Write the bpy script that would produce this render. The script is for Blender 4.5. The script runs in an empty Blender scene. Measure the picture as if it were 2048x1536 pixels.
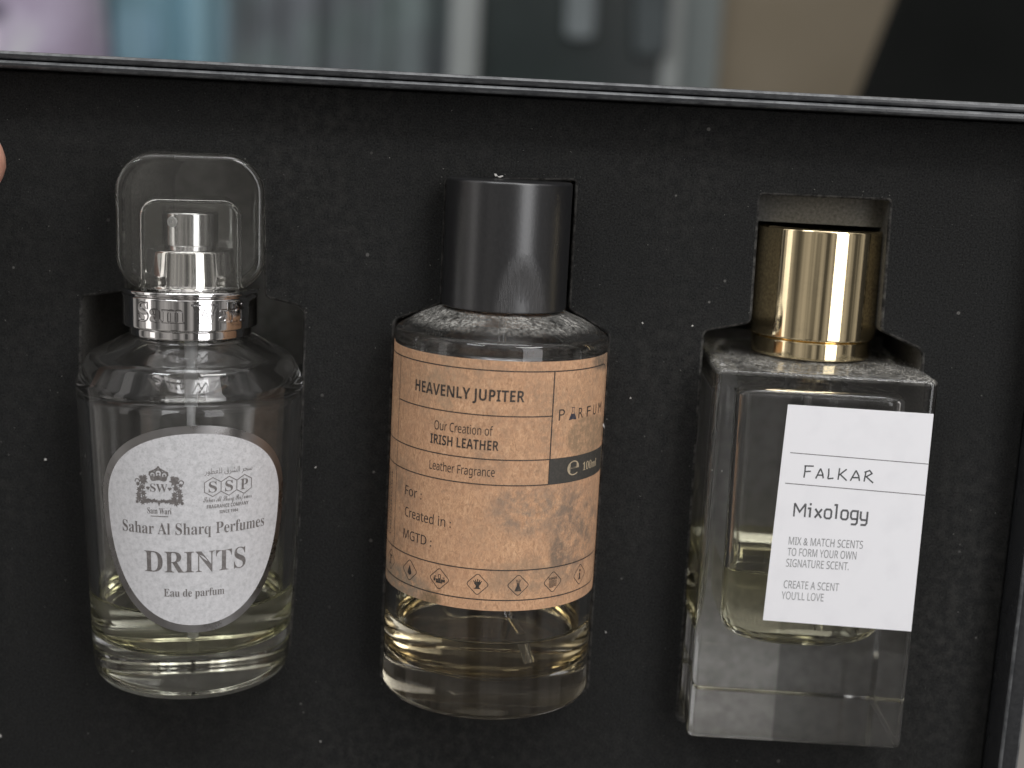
import bpy, bmesh, math, random
from mathutils import Vector, Matrix
random.seed(7)
S = bpy.context.scene
C = S.collection
PI = math.pi
MM = 0.001

# ------------------------------------------------------------------ camera
cam_d = bpy.data.cameras.new('camera')
cam = bpy.data.objects.new('camera', cam_d); C.objects.link(cam)
p_, r_, y_ = math.radians(10.3), math.radians(3.05), math.radians(-1.0)
F = Vector((math.sin(y_)*math.cos(p_), math.cos(y_)*math.cos(p_), -math.sin(p_)))
R0 = Vector((math.cos(y_), -math.sin(y_), 0)); U0 = R0.cross(F)
RV = R0*math.cos(r_) + U0*math.sin(r_); UV = U0*math.cos(r_) - R0*math.sin(r_)
m = Matrix((RV, UV, -F)).transposed().to_4x4()
m.translation = Vector((0.00835, -0.312, 0.1283))
cam.matrix_world = m
cam_d.sensor_width = 36.0; cam_d.lens = 2840/2048*36
cam_d.clip_start = 0.01; cam_d.clip_end = 50
cam_d.dof.use_dof = True; cam_d.dof.focus_distance = 0.300; cam_d.dof.aperture_fstop = 9.5
S.camera = cam

# ------------------------------------------------------------------ world, lamps, exposure
W = bpy.data.worlds.new('World'); S.world = W; W.use_nodes = True
nt = W.node_tree; bg = nt.nodes['Background']
tc = nt.nodes.new('ShaderNodeTexCoord')
sx = nt.nodes.new('ShaderNodeSeparateXYZ'); nt.links.new(tc.outputs['Generated'], sx.inputs[0])
rm = nt.nodes.new('ShaderNodeValToRGB'); nt.links.new(sx.outputs['Z'], rm.inputs[0])
mr = nt.nodes.new('ShaderNodeMapRange'); mr.inputs[1].default_value = -1; mr.inputs[2].default_value = 1
nt.links.new(sx.outputs['Z'], mr.inputs[0]); nt.links.new(mr.outputs[0], rm.inputs[0])
rm.color_ramp.elements[0].position = 0.2; rm.color_ramp.elements[0].color = (.05, .046, .042, 1)
rm.color_ramp.elements[1].position = 0.95; rm.color_ramp.elements[1].color = (.85, .86, .88, 1)
el = rm.color_ramp.elements.new(.38); el.color = (.21, .208, .204, 1)
el = rm.color_ramp.elements.new(.58); el.color = (.26, .26, .262, 1)
nz = nt.nodes.new('ShaderNodeTexNoise'); nz.inputs['Scale'].default_value = 5.0; nz.inputs['Detail'].default_value = 3
mpw = nt.nodes.new('ShaderNodeMapping'); mpw.inputs['Scale'].default_value = (1, 1, .22)
nt.links.new(tc.outputs['Generated'], mpw.inputs['Vector']); nt.links.new(mpw.outputs[0], nz.inputs['Vector'])
r2 = nt.nodes.new('ShaderNodeValToRGB'); nt.links.new(nz.outputs['Fac'], r2.inputs[0])
r2.color_ramp.elements[0].position = .40; r2.color_ramp.elements[0].color = (.28, .27, .26, 1)
r2.color_ramp.elements[1].position = .62; r2.color_ramp.elements[1].color = (1.7, 1.62, 1.55, 1)
mx = nt.nodes.new('ShaderNodeMix'); mx.data_type = 'RGBA'; mx.blend_type = 'MULTIPLY'; mx.inputs[0].default_value = 1
nt.links.new(rm.outputs[0], mx.inputs[6]); nt.links.new(r2.outputs[0], mx.inputs[7])
nt.links.new(mx.outputs[2], bg.inputs[0]); bg.inputs[1].default_value = 1.0

def area(name, az, dist, z, w, h, L, col, target=(0, 0, .05), tilt=False):
    """a soft window-like lamp; az = degrees to the right of straight in front, L = radiance"""
    d = bpy.data.lights.new(name, 'AREA'); d.shape = 'RECTANGLE'; d.size = w; d.size_y = h
    d.energy = L * w * h * PI; d.color = col
    o = bpy.data.objects.new(name, d); C.objects.link(o)
    a = math.radians(az)
    o.location = (math.sin(a)*dist, -math.cos(a)*dist, z)
    v = Vector(target) - Vector(o.location)
    if not tilt: v.z = 0
    o.rotation_euler = v.to_track_quat('-Z', 'Y').to_euler()
    return o
area('window_light_right', 35, .95, .40, .35, 1.06, 3.45, (.985, .985, 1))
area('window_light_left', -62, 1.0, .36, .18, 1.0, 1.0, (1, .965, .94))
area('ceiling_light_right', 38, .72, .85, .45, .12, 17.0, (1, .99, .97), tilt=True)
area('ceiling_light_left', -31, .75, .85, .30, .11, 16.0, (.95, .98, 1), tilt=True)
area('ceiling_light_overhead', 5, .30, 1.2, .8, .30, 5.0, (.97, .985, 1), tilt=True)
area('background_fill_light', -118, 1.5, .75, .7, 1.0, 3.0, (.95, .98, 1), (-.4, 1.9, .2))  # added unseen fill lamp that brightens the background, mostly its left
S.view_settings.view_transform = 'Standard'; S.view_settings.look = 'None'
S.view_settings.exposure = 0; S.view_settings.gamma = 1; S.view_settings.use_curve_mapping = False
cy = S.cycles
cy.max_bounces = 24; cy.transmission_bounces = 24; cy.glossy_bounces = 10; cy.diffuse_bounces = 4
cy.caustics_refractive = True; cy.caustics_reflective = True
cy.blur_glossy = 0.3; cy.sample_clamp_indirect = 3.0
cy.use_denoising = True

# ------------------------------------------------------------------ node helpers
class N:
    def __init__(s, name):
        s.m = bpy.data.materials.new(name); s.m.use_nodes = True
        s.t = s.m.node_tree; s.b = s.t.nodes['Principled BSDF']; s.out = s.t.nodes['Material Output']
        s.tc = None
    def obj(s):
        if s.tc is None: s.tc = s.t.nodes.new('ShaderNodeTexCoord')
        return s.tc.outputs['Object']
    def link(s, a, b): s.t.links.new(a, b)
    def put(s, sock, v):
        if isinstance(v, (int, float)): sock.default_value = v
        elif isinstance(v, (tuple, list)): sock.default_value = tuple(v) + ((1,) if len(v) == 3 and sock.type == 'RGBA' else ())
        else: s.link(v, sock)
    def node(s, t): return s.t.nodes.new(t)
    def math(s, op, a, b=None, c=None):
        n = s.node('ShaderNodeMath'); n.operation = op; s.put(n.inputs[0], a)
        if b is not None: s.put(n.inputs[1], b)
        if c is not None: s.put(n.inputs[2], c)
        return n.outputs[0]
    def noise(s, scale, detail=2, rough=.5, vec=None, dist=0):
        n = s.node('ShaderNodeTexNoise'); n.inputs['Scale'].default_value = scale
        n.inputs['Detail'].default_value = detail; n.inputs['Roughness'].default_value = rough
        n.inputs['Distortion'].default_value = dist
        s.link(vec or s.obj(), n.inputs['Vector']); return n.outputs['Fac']
    def voro(s, scale, vec=None, feature='F1'):
        n = s.node('ShaderNodeTexVoronoi'); n.feature = feature; n.inputs['Scale'].default_value = scale
        s.link(vec or s.obj(), n.inputs['Vector']); return n
    def scale(s, v):
        n = s.node('ShaderNodeMapping'); n.inputs['Scale'].default_value = v
        s.link(s.obj(), n.inputs['Vector']); return n.outputs[0]
    def ramp(s, f, *stops):
        n = s.node('ShaderNodeValToRGB'); s.link(f, n.inputs[0]); e = n.color_ramp.elements
        while len(e) < len(stops): e.new(.5)
        for k, (p, c) in enumerate(stops):
            e[k].position = p; e[k].color = (c, c, c, 1) if isinstance(c, (int, float)) else tuple(c) + (1,)
        return n.outputs[0]
    def mix(s, f, a, b, mode='MIX'):
        n = s.node('ShaderNodeMix'); n.data_type = 'RGBA'; n.blend_type = mode
        s.put(n.inputs[0], f); s.put(n.inputs[6], a); s.put(n.inputs[7], b); return n.outputs[2]
    def spot(s, cx, cz, rx, rz, soft=.5):
        """1 inside an ellipse in the object's own x-z, 0 outside"""
        n = s.node('ShaderNodeSeparateXYZ'); s.link(s.obj(), n.inputs[0])
        a = s.math('DIVIDE', s.math('SUBTRACT', n.outputs[0], cx), rx)
        b = s.math('DIVIDE', s.math('SUBTRACT', n.outputs[2], cz), rz)
        d = s.math('ADD', s.math('MULTIPLY', a, a), s.math('MULTIPLY', b, b))
        k = s.node('ShaderNodeMapRange'); k.interpolation_type = 'SMOOTHSTEP'
        s.link(d, k.inputs[0]); k.inputs[1].default_value = 1; k.inputs[2].default_value = 1-soft
        k.inputs[3].default_value = 0; k.inputs[4].default_value = 1
        return k.outputs[0]
    def bump(s, h, strength, dist=.0005):
        n = s.node('ShaderNodeBump'); n.inputs['Strength'].default_value = strength; n.inputs['Distance'].default_value = dist
        s.link(h, n.inputs['Height']); s.link(n.outputs[0], s.b.inputs['Normal']); return n.outputs[0]
    def set(s, **k):
        for a, v in k.items(): s.put(s.b.inputs[a.replace('_', ' ')], v)
        return s

def plain(name, col, rough=.5, metal=0., var=.12, scale=60):
    n = N(name); f = n.noise(scale, 3)
    a = tuple(c*(1-var) for c in col); b = tuple(min(1, c*(1+var)) for c in col)
    return n.set(Base_Color=n.ramp(f, (.3, a), (.7, b)), Roughness=rough, Metallic=metal).m

# foam / flocked insert
n = N('black_flocked_foam')
fine = n.noise(2600, 3, .7); mid = n.noise(420, 3, .6); big = n.noise(16, 3, .55)
base = n.ramp(fine, (.30, (.0050, .0050, .0048)), (.72, (.034, .0345, .034)))
haze = n.math('MULTIPLY', n.ramp(big, (.40, 0), (.70, 1)), n.ramp(mid, (.42, 0), (.66, 1)))
base = n.mix(n.math('MULTIPLY', haze, .38), base, (.06, .058, .054))
v = n.voro(330); vc = n.node('ShaderNodeSeparateColor'); n.link(v.outputs['Color'], vc.inputs[0])
speck = n.math('MULTIPLY', n.math('LESS_THAN', v.outputs['Distance'], .13), n.math('GREATER_THAN', vc.outputs[0], .95))
speck = n.math('MULTIPLY', speck, n.ramp(n.noise(30, 2), (.35, .1), (.62, 1)))
base = n.mix(n.math('MULTIPLY', speck, .75), base, (.17, .165, .155))
n.set(Base_Color=base, Roughness=1.0, Specular_IOR_Level=.15)
n.bump(fine, .6, .0003); M_foam = n.m
n = N('slot_wall_foam')
n.set(Base_Color=n.ramp(n.noise(1500, 3, .7), (.30, (.055, .053, .049)), (.70, (.12, .117, .108))), Roughness=1, Specular_IOR_Level=.1); M_slot = n.m
n = N('dusty_foam_edge')
n.set(Base_Color=n.mix(n.ramp(n.noise(420, 5, .75), (.42, 0), (.64, 1)), (.020, .0195, .019), (.095, .092, .086)), Roughness=1, Specular_IOR_Level=.1); M_fedge = n.m

n = N('black_board_paper')
n.set(Base_Color=n.ramp(n.noise(900, 3), (.3, (.022, .023, .025)), (.7, (.036, .037, .039))),
      Roughness=n.ramp(n.noise(70, 4, .6), (.3, .16), (.7, .30)))
n.bump(n.noise(700, 3), .08, .0002); M_board = n.m
n = N('worn_board_edge')
n.set(Base_Color=n.mix(n.ramp(n.noise(260, 4, .7), (.38, 0), (.62, 1)), (.06, .063, .067), (.15, .155, .16)), Roughness=.4); M_bedge = n.m

# glass
def glass(name, ior=1.5, col=(1, 1, 1), rough=0.0, dust=None, haze=0.0):
    n = N(name); t = n.t; t.nodes.remove(n.b)
    g = n.node('ShaderNodeBsdfGlass'); g.inputs['IOR'].default_value = ior; g.inputs['Color'].default_value = tuple(col)+(1,)
    g.inputs['Roughness'].default_value = rough
    f = None
    if haze:
        f = n.math('MULTIPLY', n.ramp(n.noise(120, 4, .65), (.30, .35), (.70, 1.6)), haze)
    if dust:
        z0, z1, amt = dust
        sp = n.node('ShaderNodeSeparateXYZ'); n.link(n.obj(), sp.inputs[0])
        k = n.node('ShaderNodeMapRange'); n.link(sp.outputs[2], k.inputs[0])
        k.inputs[1].default_value = z0; k.inputs[2].default_value = z1
        fd = n.ramp(n.noise(1100, 5, .78), (.40, .06), (.66, 1))
        f2 = n.ramp(n.noise(150, 4), (.34, .25), (.62, 1))
        fd = n.math('MULTIPLY', n.math('MULTIPLY', fd, f2), n.math('MULTIPLY', k.outputs[0], amt))
        f = n.math('MAXIMUM', fd, f) if f is not None else fd
    if f is not None:
        d = n.node('ShaderNodeBsdfDiffuse'); d.inputs[0].default_value = (.38, .37, .345, 1)
        mxs = n.node('ShaderNodeMixShader'); n.link(f, mxs.inputs[0]); n.link(g.outputs[0], mxs.inputs[1]); n.link(d.outputs[0], mxs.inputs[2])
        n.link(mxs.outputs[0], n.out.inputs[0])
    else:
        n.link(g.outputs[0], n.out.inputs[0])
    return n.m
M_glass = glass('clear_glass', haze=.016)
M_tubeglass = glass('clear_tube')
M_glass_mid = glass('clear_glass_dusty_shoulder', dust=(.0846, .0862, 1.1), haze=.014)
M_glass_sq = glass('clear_glass_dusty_top', dust=(.0824, .0838, 1.0), haze=.016)
M_acryl = glass('clear_acrylic', 1.49, (.985, .985, .97), haze=.035)
def liquid_mats(tag, col):
    return [glass(tag+'_perfume_wall', 1.36/1.5, col), glass(tag+'_perfume_surface', 1.36, col)]
M_liq_green = liquid_mats('pale_olive', (.97, .965, .87))
M_liq_amber = liquid_mats('pale_amber', (.972, .93, .82))
M_liq_yellow = liquid_mats('pale_yellow', (.968, .95, .82))
n = N('translucent_plastic_tube'); n.set(Base_Color=n.ramp(n.noise(300, 2), (.3, (.62, .64, .64)), (.7, (.74, .75, .75))), Roughness=.3, Transmission_Weight=.45, IOR=1.3)
M_tube = n.m

def metal(name, col, rough, patina=.0, pat_col=(.3, .28, .25)):
    n = N(name); f = n.noise(260, 4, .65)
    n.set(Base_Color=n.mix(n.math('MULTIPLY', n.ramp(f, (.5, 0), (.75, 1)), patina), col, pat_col), Metallic=1.0,
          Roughness=n.ramp(n.noise(140, 4, .6), (.35, rough*.6), (.75, rough*1.6)))
    return n.m
M_chrome = metal('polished_chrome', (.80, .79, .79), .05, .15)
M_chrome_m = metal('brushed_chrome', (.62, .62, .63), .16)
M_gold = metal('polished_gold', (.93, .78, .50), .06, .25, (.55, .47, .33))

# black satin cap with a scuffed patch
n = N('satin_black_plastic')
scr = n.noise(1.0, 4, .75, n.scale((2400, 2400, 330)))
sep = n.node('ShaderNodeSeparateXYZ'); n.link(n.obj(), sep.inputs[0])
ex = n.math('DIVIDE', n.math('SUBTRACT', sep.outputs[0], .0040), .0066); ez = n.math('DIVIDE', n.math('SUBTRACT', sep.outputs[2], .0880), .0140)
dd = n.math('ADD', n.math('SQRT', n.math('ADD', n.math('MULTIPLY', ex, ex), n.math('MULTIPLY', ez, ez))), n.math('MULTIPLY', n.math('SUBTRACT', scr, .5), .5))
patch = n.ramp(dd, (.70, 1), (.98, 0))
core = n.ramp(dd, (.25, 1), (.62, 0))
scuff = n.math('MULTIPLY', patch, n.math('ADD', .18, n.math('MULTIPLY', n.math('MULTIPLY', n.ramp(scr, (.40, 0), (.62, 1)), n.math('SUBTRACT', 1.0, core)), .82)))
n.set(Base_Color=n.mix(n.math('MULTIPLY', scuff, .3), n.ramp(n.noise(1500, 2), (.3, (.011, .011, .012)), (.7, (.017, .017, .018))), (.075, .068, .066)),
      Roughness=n.math('ADD', .30, n.math('MULTIPLY', scuff, .35)), Specular_IOR_Level=.9)
n.bump(n.math('SUBTRACT', n.math('MULTIPLY', n.noise(1800, 2), .12), n.math('MULTIPLY', scuff, .9)), .35, .0003)
M_cap_black = n.m

# kraft paper
n = N('kraft_paper')
fib = n.noise(1.0, 5, .75, n.scale((1500, 1500, 750)), 1.5); blot = n.noise(150, 4, .65); fl = n.noise(520, 4, .7)
col = n.ramp(fib, (.28, (.31, .172, .100)), (.50, (.58, .340, .198)), (.74, (.77, .505, .32)))
col = n.mix(n.math('MULTIPLY', n.ramp(blot, (.40, 0), (.72, 1)), .35), col, (.60, .32, .19))
col = n.mix(n.math('MULTIPLY', n.ramp(fl, (.60, 0), (.74, 1)), .55), col, (.22, .15, .10))
grime = n.math('MULTIPLY', n.ramp(n.noise(75, 5, .7), (.42, 0), (.68, 1)), n.ramp(n.noise(620, 4, .75), (.38, .15), (.60, 1)))
col = n.mix(n.math('MULTIPLY', grime, .8), col, (.29, .205, .14))
def smudge(col, f, c, gate, amt):
    return n.mix(n.math('MULTIPLY', n.math('MULTIPLY', f, gate), amt), col, c)
g1 = n.ramp(n.noise(330, 5, .75), (.40, 0), (.60, 1)); g2 = n.ramp(n.noise(700, 4, .75), (.35, .2), (.55, 1))
col = smudge(col, n.spot(.0200, .0630, .0048, .0050, .4), (.27, .19, .12), g2, .8)
col = smudge(col, n.spot(.0185, .0420, .0070, .0150, .95), (.15, .13, .11), g1, .7)
col = smudge(col, n.spot(.0150, .0375, .0022, .0045, .8), (.12, .105, .09), g2, .65)
col = smudge(col, n.spot(.0080, .0480, .0110, .0075, .95), (.20, .17, .14), g1, .7)
col = smudge(col, n.spot(-.0190, .0280, .0080, .0045, .8), (.27, .225, .17), g2, .8)
col = smudge(col, n.spot(-.0120, .0262, .0030, .0030, .8), (.20, .14, .08), g2, .9)
col = smudge(col, n.spot(.0235, .0790, .0040, .0030, .8), (.15, .12, .09), g2, .9)
col = smudge(col, n.spot(.0080, .0330, .0120, .0060, .95), (.27, .20, .14), g1, .6)
col = smudge(col, n.spot(-.0120, .0740, .0060, .0110, .9), (.33, .25, .17), g1, .55)
n.set(Base_Color=col, Roughness=.85, Specular_IOR_Level=.25)
n.bump(fib, .25, .0002); M_kraft = n.m

# silver-white foil paper
n = N('silvery_speckled_paper')
a = n.noise(900, 4, .7); b = n.noise(2600, 2, .6); up = n.spot(.0065, .058, .022, .020, 1)
col = n.ramp(a, (.34, (.53, .53, .54)), (.5, (.625, .62, .635)), (.68, (.70, .695, .71)))
pit = n.math('MULTIPLY', n.ramp(b, (.55, 0), (.66, 1)), n.math('ADD', .25, n.math('MULTIPLY', up, .6)))
col = n.mix(n.math('MULTIPLY', pit, .55), col, (.40, .405, .405))
n.set(Base_Color=col, Roughness=.62, Metallic=.05, Specular_IOR_Level=.4); M_silverpaper = n.m
M_silverfoil = metal('silver_foil_border', (.44, .43, .43), .34, .25, (.25, .25, .25))
n = N('white_sticker_paper')
n.set(Base_Color=n.mix(n.math('MULTIPLY', n.ramp(n.noise(160, 4), (.5, 0), (.75, 1)), .35), (.85, .845, .87), (.73, .73, .76)), Roughness=.7)
M_white = n.m
def ink(name, col, fade, rough=.6, metal_=0):
    n = N(name); f = n.ramp(n.noise(1300, 4, .7), (.45, 0), (.72, 1))
    n.set(Base_Color=n.mix(n.math('MULTIPLY', f, .8), col, fade), Roughness=rough, Metallic=metal_); return n.m
M_ink = ink('black_print', (.030, .026, .024), (.13, .09, .06))
M_ink_navy = ink('navy_print', (.025, .026, .045), (.12, .10, .10))
M_ink_bar = ink('grey_black_band', (.050, .046, .040), (.085, .075, .062))
M_ink_cream = ink('cream_print', (.50, .40, .27), (.25, .21, .16))
M_ink_silver = ink('grey_metallic_print', (.19, .175, .17), (.34, .32, .315), .45, .3)
M_ink_grey = ink('grey_print', (.25, .25, .255), (.45, .45, .455))
M_ink_rule = ink('thin_grey_rule', (.11, .10, .10), (.25, .25, .25))
M_ink_pen = ink('ballpoint_ink', (.050, .052, .055), (.15, .15, .15))

# ------------------------------------------------------------------ object helpers
def thing(name, label, cat, loc=(0, 0, 0), rot=(0, 0, 0), group=None, kind=None):
    o = bpy.data.objects.new(name, None); C.objects.link(o)
    o.empty_display_size = .01; o.location = loc; o.rotation_euler = rot
    return tag(o, label, cat, group, kind)
def tag(o, label, cat, group=None, kind=None):
    o['label'] = label; o['category'] = cat
    if group: o['group'] = group
    if kind: o['kind'] = kind
    return o
def link(name, me, mat, parent=None, smooth=35, label=None):
    for m_ in (mat if isinstance(mat, list) else [mat]): me.materials.append(m_)
    if smooth:
        me.polygons.foreach_set('use_smooth', [True]*len(me.polygons)); me.set_sharp_from_angle(angle=math.radians(smooth))
    o = bpy.data.objects.new(name, me); C.objects.link(o)
    if parent: o.parent = parent
    if label: o['label'] = label
    return o
def build(name, V, Fc, mat, parent=None, smooth=35, label=None, mi=None, fix=False):
    me = bpy.data.meshes.new(name); me.from_pydata(V, [], Fc); me.update()
    if mi: me.polygons.foreach_set('material_index', mi)
    if fix:
        bm = bmesh.new(); bm.from_mesh(me); bmesh.ops.recalc_face_normals(bm, faces=bm.faces); bm.to_mesh(me); bm.free()
    return link(name, me, mat, parent, smooth, label)

def fillet(pts, n=6):
    """pts: (r, z, radius) polyline -> rounded polyline (r, z)"""
    out = []
    for i, (x, y, rad) in enumerate(pts):
        if rad <= 0 or i == 0 or i == len(pts)-1: out.append((x, y)); continue
        p = Vector((x, y)); a = Vector(pts[i-1][:2])-p; b = Vector(pts[i+1][:2])-p
        la, lb = a.length, b.length; a.normalize(); b.normalize()
        ang = a.angle(b)
        if ang > PI-.02: out.append((x, y)); continue
        t = min(rad/math.tan(ang/2), la*.49, lb*.49); rr = t*math.tan(ang/2)
        c = p + (a+b).normalized()*(rr/math.sin(ang/2))
        s, e = p+a*t-c, p+b*t-c
        tot = s.angle(e); sg = 1 if s.x*e.y-s.y*e.x > 0 else -1
        for k in range(n+1):
            th = sg*tot*k/n
            out.append((c.x+s.x*math.cos(th)-s.y*math.sin(th), c.y+s.x*math.sin(th)+s.y*math.cos(th)))
    return out
def hold(prof, d=.00025):
    """extra points close to the ends of straight runs, so smooth shading leaves flats flat"""
    out = [prof[0]]
    for a, b in zip(prof, prof[1:]):
        L = math.hypot(b[0]-a[0], b[1]-a[1])
        if L > 4*d: out += [(a[0]+(b[0]-a[0])*t, a[1]+(b[1]-a[1])*t) for t in (d/L, 1-d/L)]
        out.append(b)
    return out
def circle_ring(seg=128):
    return lambda a: [(a*math.cos(2*PI*k/seg), a*math.sin(2*PI*k/seg)) for k in range(seg)]
def rrect_ring(corner, ratio=1.0, per=10):
    """rounded-square ring; corner(a) gives the corner radius for half-width a"""
    def ring(a):
        c = min(corner(a), a*min(1, ratio)); hx, hy = a, a*ratio; pts = []
        for q, (sx_, sy_) in enumerate(((1, 1), (-1, 1), (-1, -1), (1, -1))):
            for k in range(per+1):
                th = q*PI/2 + PI/2*k/per
                pts.append((sx_*(hx-c)+c*math.cos(th), sy_*(hy-c)+c*math.sin(th)))
        full = []; k = per+1
        for q in range(4):
            full += pts[q*k:(q+1)*k]; a_, b_ = pts[q*k+per], pts[((q+1) % 4)*k]
            full += [(a_[0]+(b_[0]-a_[0])*t, a_[1]+(b_[1]-a_[1])*t) for t in (.02, .5, .98)]
        return full
    return ring
def loft(prof, ring, V, Fc, flip=False, cap0=True, cap1=True):
    rings = []; prof = hold(prof)
    for a, z in prof:
        i0 = len(V); pts = ring(max(a, 1e-6)); V.extend((x, y, z) for x, y in pts); rings.append(range(i0, i0+len(pts)))
    nf = []
    for A, B in zip(rings, rings[1:]):
        k = len(A)
        for j in range(k): nf.append((A[j], A[(j+1) % k], B[(j+1) % k], B[j]))
    for R_, on, rev in ((rings[0], cap0, True), (rings[-1], cap1, False)):
        if on:
            c = len(V); xs = [V[i] for i in R_]
            V.append(tuple(sum(q[d] for q in xs)/len(xs) for d in range(3)))
            for j in range(len(R_)):
                t = (R_[j], R_[(j+1) % len(R_)], c); nf.append(t[::-1] if rev else t)
    if flip: nf = [f[::-1] for f in nf]
    s = len(Fc); Fc.extend(nf); return s
def turned(name, prof, mat, parent, ring=None, smooth=35, cap0=True, cap1=True, label=None):
    V, Fc = [], []; loft(prof, ring or circle_ring(), V, Fc, False, cap0, cap1)
    return build(name, V, Fc, mat, parent, smooth, label)
def split_at(prof, z):
    """cut a rising cavity profile at height z -> (below, above)"""
    lo, hi = [], []
    for (a, b) in zip(prof, prof[1:]):
        if b[1] <= z: lo.append(a)
        elif a[1] >= z: hi.append(a)
        else:
            t = (z-a[1])/(b[1]-a[1]); q = (a[0]+(b[0]-a[0])*t, z); lo += [a, q]; hi.append(q)
    hi.append(prof[-1]); return lo, hi
def vessel(parent, outer, cavity, level, gmat, lmats, ring, cring, neck, mname='glass_body'):
    """outer rises from the base to the neck lip; the cavity rises from its floor to the lip; exact glass / liquid / air faces"""
    lo, hi = split_at(hold(cavity), level)
    V, Fc = [], []
    loft(outer, ring, V, Fc, False, True, False)
    loft(hi, cring, V, Fc, True, False, False)
    # close the lip
    o = ring(outer[-1][0]); c = cring(hi[-1][0])
    bm_V = len(V)
    V.extend((x, y, outer[-1][1]) for x, y in o); V.extend((x, y, hi[-1][1]) for x, y in c)
    k = len(o)
    for j in range(k): Fc.append((bm_V+j, bm_V+(j+1) % k, bm_V+k+(j+1) % k, bm_V+k+j))
    g = build(mname, V, Fc, gmat, parent, 30)
    bm = bmesh.new(); bm.from_mesh(g.data); bmesh.ops.remove_doubles(bm, verts=bm.verts, dist=1e-7); bm.to_mesh(g.data); bm.free()
    V, Fc = [], []
    loft(lo, cring, V, Fc, False, True, False); nw = len(Fc)
    R_ = cring(lo[-1][0]); i0 = len(V)
    # meniscus: the surface climbs a little at the wall
    men = [(lo[-1][0], level), (lo[-1][0]-.0004, level-.00055), (lo[-1][0]-.0010, level-.0009), (lo[-1][0]-.0025, level-.0010)]
    loft(men, cring, V, Fc, False, False, True)
    bm_ = build('perfume', V, Fc, lmats, parent, 40, mi=[0]*nw+[1]*(len(Fc)-nw))
    return g, bm_
def tube(name, pts, rad, mat, parent=None, seg=16):
    V, Fc = [], []; pts = [Vector(p) for p in pts]; rads = rad if isinstance(rad, list) else [rad]*len(pts)
    for i, p in enumerate(pts):
        d = (pts[min(i+1, len(pts)-1)]-pts[max(i-1, 0)]).normalized()
        a = d.orthogonal().normalized() if i == 0 else (a-d*a.dot(d)).normalized()
        b = d.cross(a)
        for k in range(seg):
            t = 2*PI*k/seg; V.append(tuple(p+a*rads[i]*math.cos(t)+b*rads[i]*math.sin(t)))
    for i in range(len(pts)-1):
        for k in range(seg): Fc.append((i*seg+k, i*seg+(k+1) % seg, (i+1)*seg+(k+1) % seg, (i+1)*seg+k))
    Fc.append(tuple(range(seg))[::-1]); Fc.append(tuple(range((len(pts)-1)*seg, len(pts)*seg)))
    return build(name, V, Fc, mat, parent, 40)
def bx(V, Fc, x0, x1, y0, y1, z0, z1):
    i = len(V); V += [(x, y, z) for z in (z0, z1) for y in (y0, y1) for x in (x0, x1)]
    for f in ((0, 2, 3, 1), (4, 5, 7, 6), (0, 1, 5, 4), (2, 6, 7, 3), (0, 4, 6, 2), (1, 3, 7, 5)): Fc.append(tuple(i+k for k in f))
def box(name, dims, mat, parent=None, bevel=0, seg=3):
    V, Fc = [], []; bx(V, Fc, *dims)
    me = bpy.data.meshes.new(name); me.from_pydata(V, [], Fc)
    if bevel:
        bm = bmesh.new(); bm.from_mesh(me)
        bmesh.ops.bevel(bm, geom=bm.edges[:], offset=bevel, segments=seg, affect='EDGES', profile=.5); bm.to_mesh(me); bm.free()
    return link(name, me, mat, parent, 50 if bevel else 0)

# ------------------------------------------------------------------ printed artwork (2-D, millimetres: s to the right, z up)
def alpha(base_up, base_lo, dig=None):
    def f(t):
        o = ''
        for ch in t:
            if 'A' <= ch <= 'Z': o += chr(base_up+ord(ch)-65)
            elif 'a' <= ch <= 'z': o += chr(base_lo+ord(ch)-97)
            elif dig and '0' <= ch <= '9': o += chr(dig+ord(ch)-48)
            else: o += ch
        return o
    return f
SERIF = alpha(0x1D400, 0x1D41A, 0x1D7CE); SANS = alpha(0x1D5A0, 0x1D5BA, 0x1D7E2); SANSB = alpha(0x1D5D4, 0x1D5EE, 0x1D7EC)
SCRIPT = alpha(0x1D4D0, 0x1D4EA)
def text_mesh(body, offset=0, spacing=1.0):
    cu = bpy.data.curves.new('lettering', 'FONT'); cu.body = body; cu.offset = offset; cu.resolution_u = 5; cu.space_character = spacing
    o = bpy.data.objects.new('lettering', cu); C.objects.link(o)
    me = bpy.data.meshes.new_from_object(o.evaluated_get(bpy.context.evaluated_depsgraph_get()))
    V = [tuple(v.co[:2]) for v in me.vertices]; Fc = [tuple(p.vertices) for p in me.polygons]
    bpy.data.objects.remove(o); bpy.data.curves.remove(cu); bpy.data.meshes.remove(me)
    return V, Fc
CAPH = {}
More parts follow.
